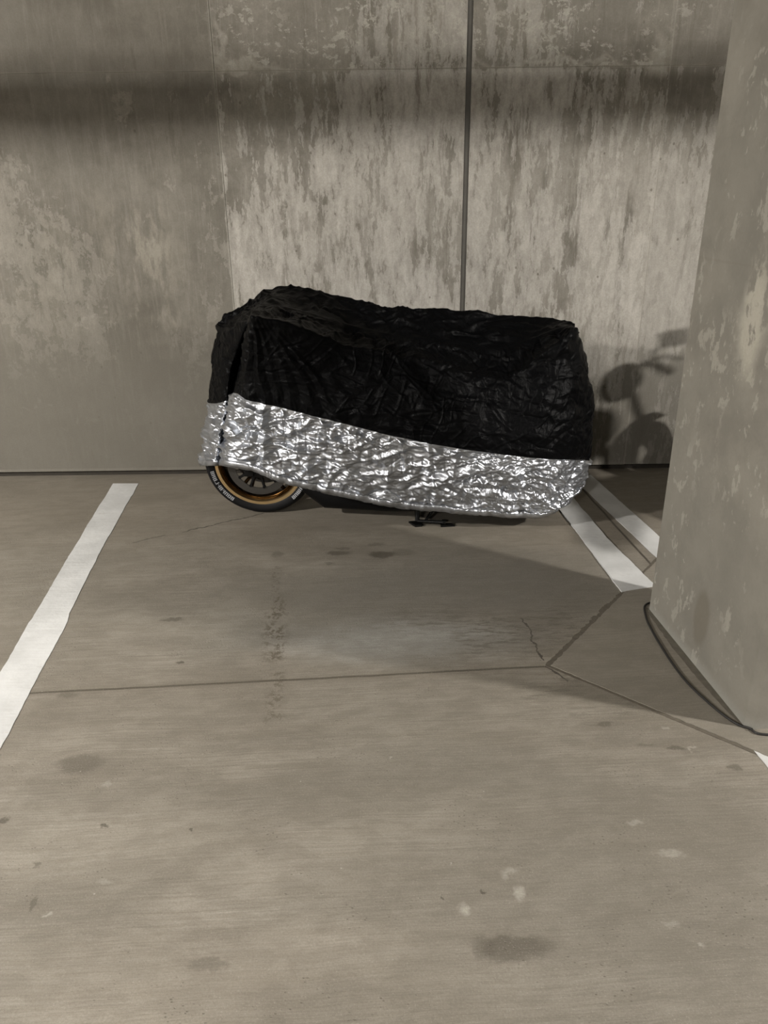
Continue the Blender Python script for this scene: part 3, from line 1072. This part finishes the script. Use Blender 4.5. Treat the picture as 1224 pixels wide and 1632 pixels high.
# stations: four levels each (hem, seam, middle, shoulder) as pixel x, y and distance Y
NEAR = [
    [(320, 737, 3.93), (330, 638, 3.93), (336, 590, 3.92), (345, 517, 3.90)],
    [(328, 741, 3.84), (341, 643, 3.81), (346, 585, 3.79), (357, 522, 3.78)],
    [(342, 741, 3.76), (361, 639, 3.72), (369, 585, 3.68), (392, 514, 3.56)],
    [(349, 741, 3.82), (368, 633, 3.86), (384, 575, 3.90), (399, 508, 3.52)],
    [(358, 741, 3.64), (376, 627, 3.60), (396, 560, 3.50), (403, 503, 3.40)],
    [(400, 748, 3.60), (392, 637, 3.54), (420, 572, 3.48), (425, 508, 3.42)],
    [(450, 767, 3.60), (445, 649, 3.52), (470, 592, 3.48), (465, 518, 3.45)],
    [(540, 789, 3.60), (525, 669, 3.51), (548, 612, 3.51), (545, 547, 3.55)],
    [(640, 808, 3.60), (622, 694, 3.50), (640, 632, 3.52), (632, 566, 3.60)],
    [(740, 818, 3.60), (718, 713, 3.48), (728, 650, 3.52), (720, 582, 3.62)],
    [(825, 823, 3.62), (805, 725, 3.49), (808, 662, 3.53), (800, 604, 3.62)],
    [(866, 821, 3.64), (868, 731, 3.51), (866, 650, 3.53), (858, 568, 3.61)],
    [(892, 809, 3.70), (908, 733, 3.58), (908, 625, 3.59), (902, 532, 3.63)],
    [(912, 795, 3.77), (928, 733, 3.68), (930, 635, 3.67), (916, 521, 3.68)],
    [(930, 768, 3.86), (939, 731, 3.83), (946, 650, 3.82), (924, 540, 3.80)],
]
FARSH = [None, (365, 498, 3.92), (388, 485, 3.96), (402, 476, 4.00), (424, 463, 4.03), (447, 453, 4.05), (500, 463, 4.00), (570, 478, 3.96), (625, 489, 3.93), (680, 487, 3.92),
         (760, 496, 3.92), (830, 502, 3.91), (885, 508, 3.89), (909, 514, 3.86), None]
NL = 4
near = np.array([[at(*q) for q in st] for st in NEAR])
nst = len(NEAR)
axisY = np.interp(np.arange(nst), [0, nst - 1], [3.93, 3.84])
far, cen = {}, np.zeros((nst, 3))
for i in range(1, nst - 1):
    sh = at(*FARSH[i])
    st = near[i].copy()
    st[3] = sh
    for k in range(3):
        half = (axisY[i] - near[i][k][1])
        st[k] = [near[i][k][0], axisY[i] + max(.06, min(.30, half * .85)), near[i][k][2] + .04]
    st[2][1] = max(st[2][1], sh[1] - .02)
    st[2][0] = .5 * (sh[0] + near[i][2][0])
    far[i] = st
    cen[i] = .5 * (near[i][3] + sh)
    cen[i][2] -= .022 if 4 < i < 12 else .008
cen[0] = .5 * (cen[1] + near[0][3])
cen[0] = cen[1] + (near[0][3] - cen[1]) * .12
cen[nst - 1] = cen[nst - 2] + (near[nst - 1][3] - cen[nst - 2]) * .12
ring = [np.vstack([near[i], cen[i]]) for i in range(nst)] + [np.vstack([far[i], cen[i]]) for i in range(nst - 2, 0, -1)]
ring = np.array(ring)                     # station, level(5), xyz
NS = len(ring)


def cr(P0, P1, P2, P3, t):
    "centripetal catmull-rom, arrays (...,3), t in 0..1"
    d01 = np.maximum(np.linalg.norm(P1 - P0, axis=-1, keepdims=True), 1e-4) ** .5
    d12 = np.maximum(np.linalg.norm(P2 - P1, axis=-1, keepdims=True), 1e-4) ** .5
    d23 = np.maximum(np.linalg.norm(P3 - P2, axis=-1, keepdims=True), 1e-4) ** .5
    m1 = d12 * ((P1 - P0) / d01 - (P2 - P0) / (d01 + d12) + (P2 - P1) / d12)
    m2 = d12 * ((P2 - P1) / d12 - (P3 - P1) / (d12 + d23) + (P3 - P2) / d23)
    return (2 * t ** 3 - 3 * t * t + 1) * P1 + (t ** 3 - 2 * t * t + t) * m1 + (-2 * t ** 3 + 3 * t * t) * P2 + (t ** 3 - t * t) * m2


cols = []
for i in range(NS):
    P0, P1, P2, P3 = ring[i - 1], ring[i], ring[(i + 1) % NS], ring[(i + 2) % NS]
    ln = max(np.linalg.norm(P2[k] - P1[k]) for k in range(4))
    step = .0026 if i < nst - 1 else .014
    for j in range(max(3, int(ln / step))):
        cols.append(cr(P0, P1, P2, P3, j / max(3, int(ln / step))))
cols = np.array(cols)                     # nu, 5, 3
nu = len(cols)
rows = []
nseg = (100, 75, 70, 60)
for k in range(3):
    P1, P2 = cols[:, k], cols[:, k + 1]
    P0 = cols[:, k - 1] if k else 2 * P1 - P2
    P3 = cols[:, k + 2] if k < 2 else 2 * P2 - P1
    for j in range(nseg[k]):
        rows.append(cr(P0, P1, P2, P3, j / nseg[k]))
P1, P2 = cols[:, 3], cols[:, 4]
for j in range(nseg[3] + 1):
    t = j / nseg[3]
    q = P1 + (P2 - P1) * t
    q = q + np.array([0, 0, -.02]) * (4 * t * (1 - t)) * .8
    rows.append(q)
G = np.stack(rows)                        # nv, nu, 3
nv = len(G)
# soften creases a little, keeping hem and centre line
for it in range(6):
    S = .25 * (np.roll(G, 1, 1) + np.roll(G, -1, 1)) + .5 * G
    S[1:-1] = .5 * S[1:-1] + .25 * (S[:-2] + S[2:])
    S[-1] = G[-1]
    G = S


def grid_normals(G):
    du = np.roll(G, -1, 1) - np.roll(G, 1, 1)
    dv = np.empty_like(G)
    dv[1:-1] = G[2:] - G[:-2]
    dv[0] = G[1] - G[0]
    dv[-1] = G[-1] - G[-2]
    n = np.cross(du, dv)
    n /= np.maximum(np.linalg.norm(n, axis=2, keepdims=True), 1e-9)
    return n


N = grid_normals(G)
mid = G.reshape(-1, 3).mean(0)
if ((G - mid) * N).sum() < 0:
    N = -N
P = G.reshape(-1, 3)
rowi = np.repeat(np.arange(nv), nu).astype(float)
r_b, r_s = nseg[0], sum(nseg[:3])
silver = 1 - sstep(rowi, r_b - 3, r_b + 3)
topm = sstep(rowi, r_s - 10, r_s + 6)
edge = sstep(nv - 1 - rowi, 0, 14)
xx = P[:, 0]
big = perlin(P * np.array([2.2, 2.2, 3.0]) + 5) * .012 + perlin(P * np.array([5, 5, 6.0]) + 9) * .005
def only(mask, fn):
    out = np.zeros(len(P))
    k = np.nonzero(mask)[0]
    out[k] = fn(P[k], rowi[k])
    return out


def foil_folds(p, rw):
    ps = p * np.array([.7, .7, 1.1])
    h = crumple(p, 14, 4, 11, 3, .05, 5, 3.2, 1.3, (.05, .3)) * .06
    h += ridges(ps, 26, 7, 17, 8, .014, 6, 4.2, (.12, .30), .34, 1.5) * .0095
    h += ridges(ps, 26, 14, 30, 61, .007, 8, 5.5, (.2, .36), .36, 1.5) * .0038
    h += ridges(ps, 22, 26, 46, 71, .004, 11, 8, (.22, .38), .40, 1.3) * .0021
    # short upright puckers gathered along the seam
    pk = np.abs(((p[:, 0] + perlin(p * np.array([7., 5., 4.])) * .05) * 21) % 1.0 * 2 - 1)
    h += np.maximum(0, 1 - pk / .6) * .0045 * sstep(perlin(p * np.array([5., 5., 1.5]) + 3), -.05, .3) * np.exp(-((r_b - rw) / 26.0) ** 2)
    return h


def cloth_folds(p, rw):
    h = crumple(p, 10, 4, 14, 21, .07, 5, 4, 1.1, (.02, .3)) * .045 + crumple(p, 10, 12, 34, 31, .035, 11, 6, 1.2, (.05, .35)) * .04
    return h + ridges(p, 22, 6, 20, 91, .03, 8, 4, (.2, .4), .3, 1.5) * .0032


def crown_folds(p, rw):
    pc = p * np.array([1.0, .35, 1.0])
    h = crumple(pc, 14, 4, 14, 41, .05, 6, 3.5, .8, (.1, .3), 1.6) * .07 + crumple(pc, 14, 14, 40, 51, .02, 12, 5, .8, (.1, .3), 1.6) * .05
    return h + ridges(p * np.array([1, .3, 1]) + p[:, [0, 2, 1]] * np.array([0, 0, .35]), 22, 8, 22, 95, .03, 8, 4, (.15, .35), .32, 1.5) * .0055


foil = only(silver > 0, foil_folds)
cloth = only((silver < 1) & (topm < 1), cloth_folds)
crown = only(topm > 0, crown_folds)
# upright pleats hanging from the near bar end
hx = at(404, 503, 3.45)
fan = np.arctan2(P[:, 0] - hx[0], np.maximum(hx[2] + .10 - P[:, 2], .02))
rad = np.hypot(P[:, 0] - hx[0], hx[2] + .10 - P[:, 2])
pl = np.abs(((fan + perlin(P * 5) * .13) * 7.0) % 1.0 * 2 - 1) - .5
near_m = sstep(3.85 - P[:, 1], 0, .1)
pleat = pl * (.006 + .010 * sstep(perlin(P * np.array([9., 3., 2.])), -.2, .3)) * sstep(.62 - np.abs(fan - .12), 0, .3) * sstep(rad, .05, .3) * near_m * (1 - topm)
H = big * (1 - .5 * topm) + silver * foil + (1 - silver) * ((1 - topm) * cloth + topm * crown) + pleat
# the seam line stays taut
seam = np.exp(-((rowi - r_b) / 3.0) ** 2)
H *= (1 - .6 * seam) * edge * (.35 + .65 * sstep(rowi, 0, 16))
P2 = P + N.reshape(-1, 3) * H[:, None]
P2[:, 2] = np.maximum(P2[:, 2], .012)
G2 = P2.reshape(nv, nu, 3)


def mat_foil():
    s = NT('silver_foil_cloth')
    p = s.pos()
    w1 = s.warp(s.scale3(p, .7, 1, 1.2), 14, .02)
    n1 = s.noise(w1, 26, 1, .5, .2)
    rg = s.ma('ABSOLUTE', s.ma('SUBTRACT', n1, .5))
    n2 = s.ma('ABSOLUTE', s.ma('SUBTRACT', s.noise(w1, 58, 1, .5), .5))
    h = s.ma('ADD', s.ma('MULTIPLY', rg, 1.3), s.ma('MULTIPLY', n2, .6))
    geo = s.n('ShaderNodeNewGeometry')
    back = geo.outputs['Backfacing']
    return s.out(s.mix(back, (0.56, 0.585, 0.63), (0.012, 0.012, 0.013)), s.ma('ADD', .33, s.ma('MULTIPLY', back, .3)), s.ma('SUBTRACT', .95, s.ma('MULTIPLY', back, .95)), h, .12, .012)


def mat_cloth():
    s = NT('black_nylon_cloth')
    p = s.pos()
    w1 = s.warp(p, 14, .04)
    n1 = s.noise(w1, 17, 4, .55, .9)
    rg = s.ma('ABSOLUTE', s.ma('SUBTRACT', n1, .5))
    n2 = s.noise(p, 75, 4, .55)
    h = s.ma('ADD', s.ma('MULTIPLY', rg, 2.0), s.ma('MULTIPLY', n2, .2))
    m = s.out((0.0020, 0.0021, 0.0024), .42, 0, h, .35, .012, .07)
    return m


MFOIL, MCLOTH = mat_foil(), mat_cloth()
cover = empty('motorcycle_cover', Matrix.Translation((0, 3.85, 0)))
tag(cover, 'wrinkled black and silver motorcycle cover draped over the parked bike', 'cover')


def grid_obj(name, Gs, mat):
    a, b = Gs.shape[:2]
    idx = np.arange(a * b).reshape(a, b)
    q = np.stack([idx[:-1], np.roll(idx, -1, 1)[:-1], np.roll(idx, -1, 1)[1:], idx[1:]], -1).reshape(-1, 4)
    V = Gs.reshape(-1, 3) - np.array([0, 3.85, 0])
    me = bpy.data.meshes.new(name)
    me.vertices.add(len(V))
    me.vertices.foreach_set('co', V.ravel().astype(np.float32))
    me.loops.add(q.size)
    me.loops.foreach_set('vertex_index', q.ravel().astype(np.int32))
    me.polygons.add(len(q))
    me.polygons.foreach_set('loop_start', (np.arange(len(q)) * 4).astype(np.int32))
    try:
        me.polygons.foreach_set('loop_total', np.full(len(q), 4, np.int32))
    except Exception:
        pass
    me.update(calc_edges=True)
    me.validate()
    me.shade_smooth()
    me.materials.append(mat)
    o = bpy.data.objects.new(name, me)
    C.objects.link(o)
    o.parent = cover
    return o


up = grid_obj('top_panel', G2[r_b:], MCLOTH)
up['label'] = 'black upper panel'
lo = grid_obj('skirt', G2[:r_b + 1], MFOIL)
lo['label'] = 'crumpled silver skirt'
# sewn hem: a folded band round the foot of the skirt
Nn = grid_normals(G2)
if ((G2 - mid) * Nn).sum() < 0:
    Nn = -Nn
hem = []
for rr, off in ((0, .0), (0, .006), (4, .0075), (8, .005), (8, .0015)):
    b0 = G2[rr] + Nn[rr] * off
    hem.append(b0)
hem = np.stack(hem)
hem[:2, :, 2] -= .004
hem[:, :, 2] = np.maximum(hem[:, :, 2], .006)
hm = grid_obj('hem', hem, MFOIL)

# ------------------------------------------------------------------ lamps and pipe overhead (out of the frame)


def mat_emit(st):
    m = bpy.data.materials.new('lamp_lens')
    m.use_nodes = True
    t = m.node_tree
    t.nodes.remove(t.nodes['Principled BSDF'])
    e = t.nodes.new('ShaderNodeEmission')
    e.inputs[0].default_value = LAMP_COL + (1,)
    e.inputs[1].default_value = st
    t.links.new(e.outputs[0], t.nodes['Material Output'].inputs[0])
    return m


MHOUS = simple('lamp_housing', (0.6, 0.6, 0.58), .5, 0, 30, .05, .02)
WHERE = ['to the right of the pillar, near the wall', 'to the left of the parking place', 'behind the photographer', 'far behind on the right', 'far behind on the left']
for (x, y, st), wh in zip(LAMPS, WHERE):
    r = empty('ceiling_light', Matrix.Translation((x, y, LAMP_Z)))
    tag(r, 'square white garage ceiling light ' + wh, 'ceiling light', 'garage ceiling lights')
    bm = bmesh.new()
    box(bm, (0, 0, .085), (.30, .30, .05), None, .008)
    tube(bm, [(0, 0, .10), (0, 0, CEIL - LAMP_Z)], .02, 12)
    bm_obj('housing', bm, MHOUS, r)
    bm = bmesh.new()
    box(bm, (0, 0, .03), (.16, .16, .065), None, .012)
    bm_obj('lens', bm, mat_emit(st), r)
PIPE_Y = 1.9  # unseen pipe, added so its shadow makes the dark band high on the wall
PIPE_Z = LAMP_Z + .03 + (2.075 - LAMP_Z - .03) * (PIPE_Y - 1.0) / (WALL_Y - 1.0)
bm = bmesh.new()
tube(bm, [(X0 + .1, PIPE_Y, PIPE_Z), (X1 - .1, PIPE_Y, PIPE_Z)], .045, 20)
for hx_ in range(-8, 9, 2):
    tube(bm, [(hx_, PIPE_Y, PIPE_Z + .03), (hx_, PIPE_Y, CEIL - .004)], .006, 8)
pi = bm_obj('shading_pipe', bm, simple('grey_pipe_paint', (0.3, 0.29, 0.27), .5), None)
tag(pi, 'unseen grey pipe added under the ceiling to shade a band of the wall', 'pipe')
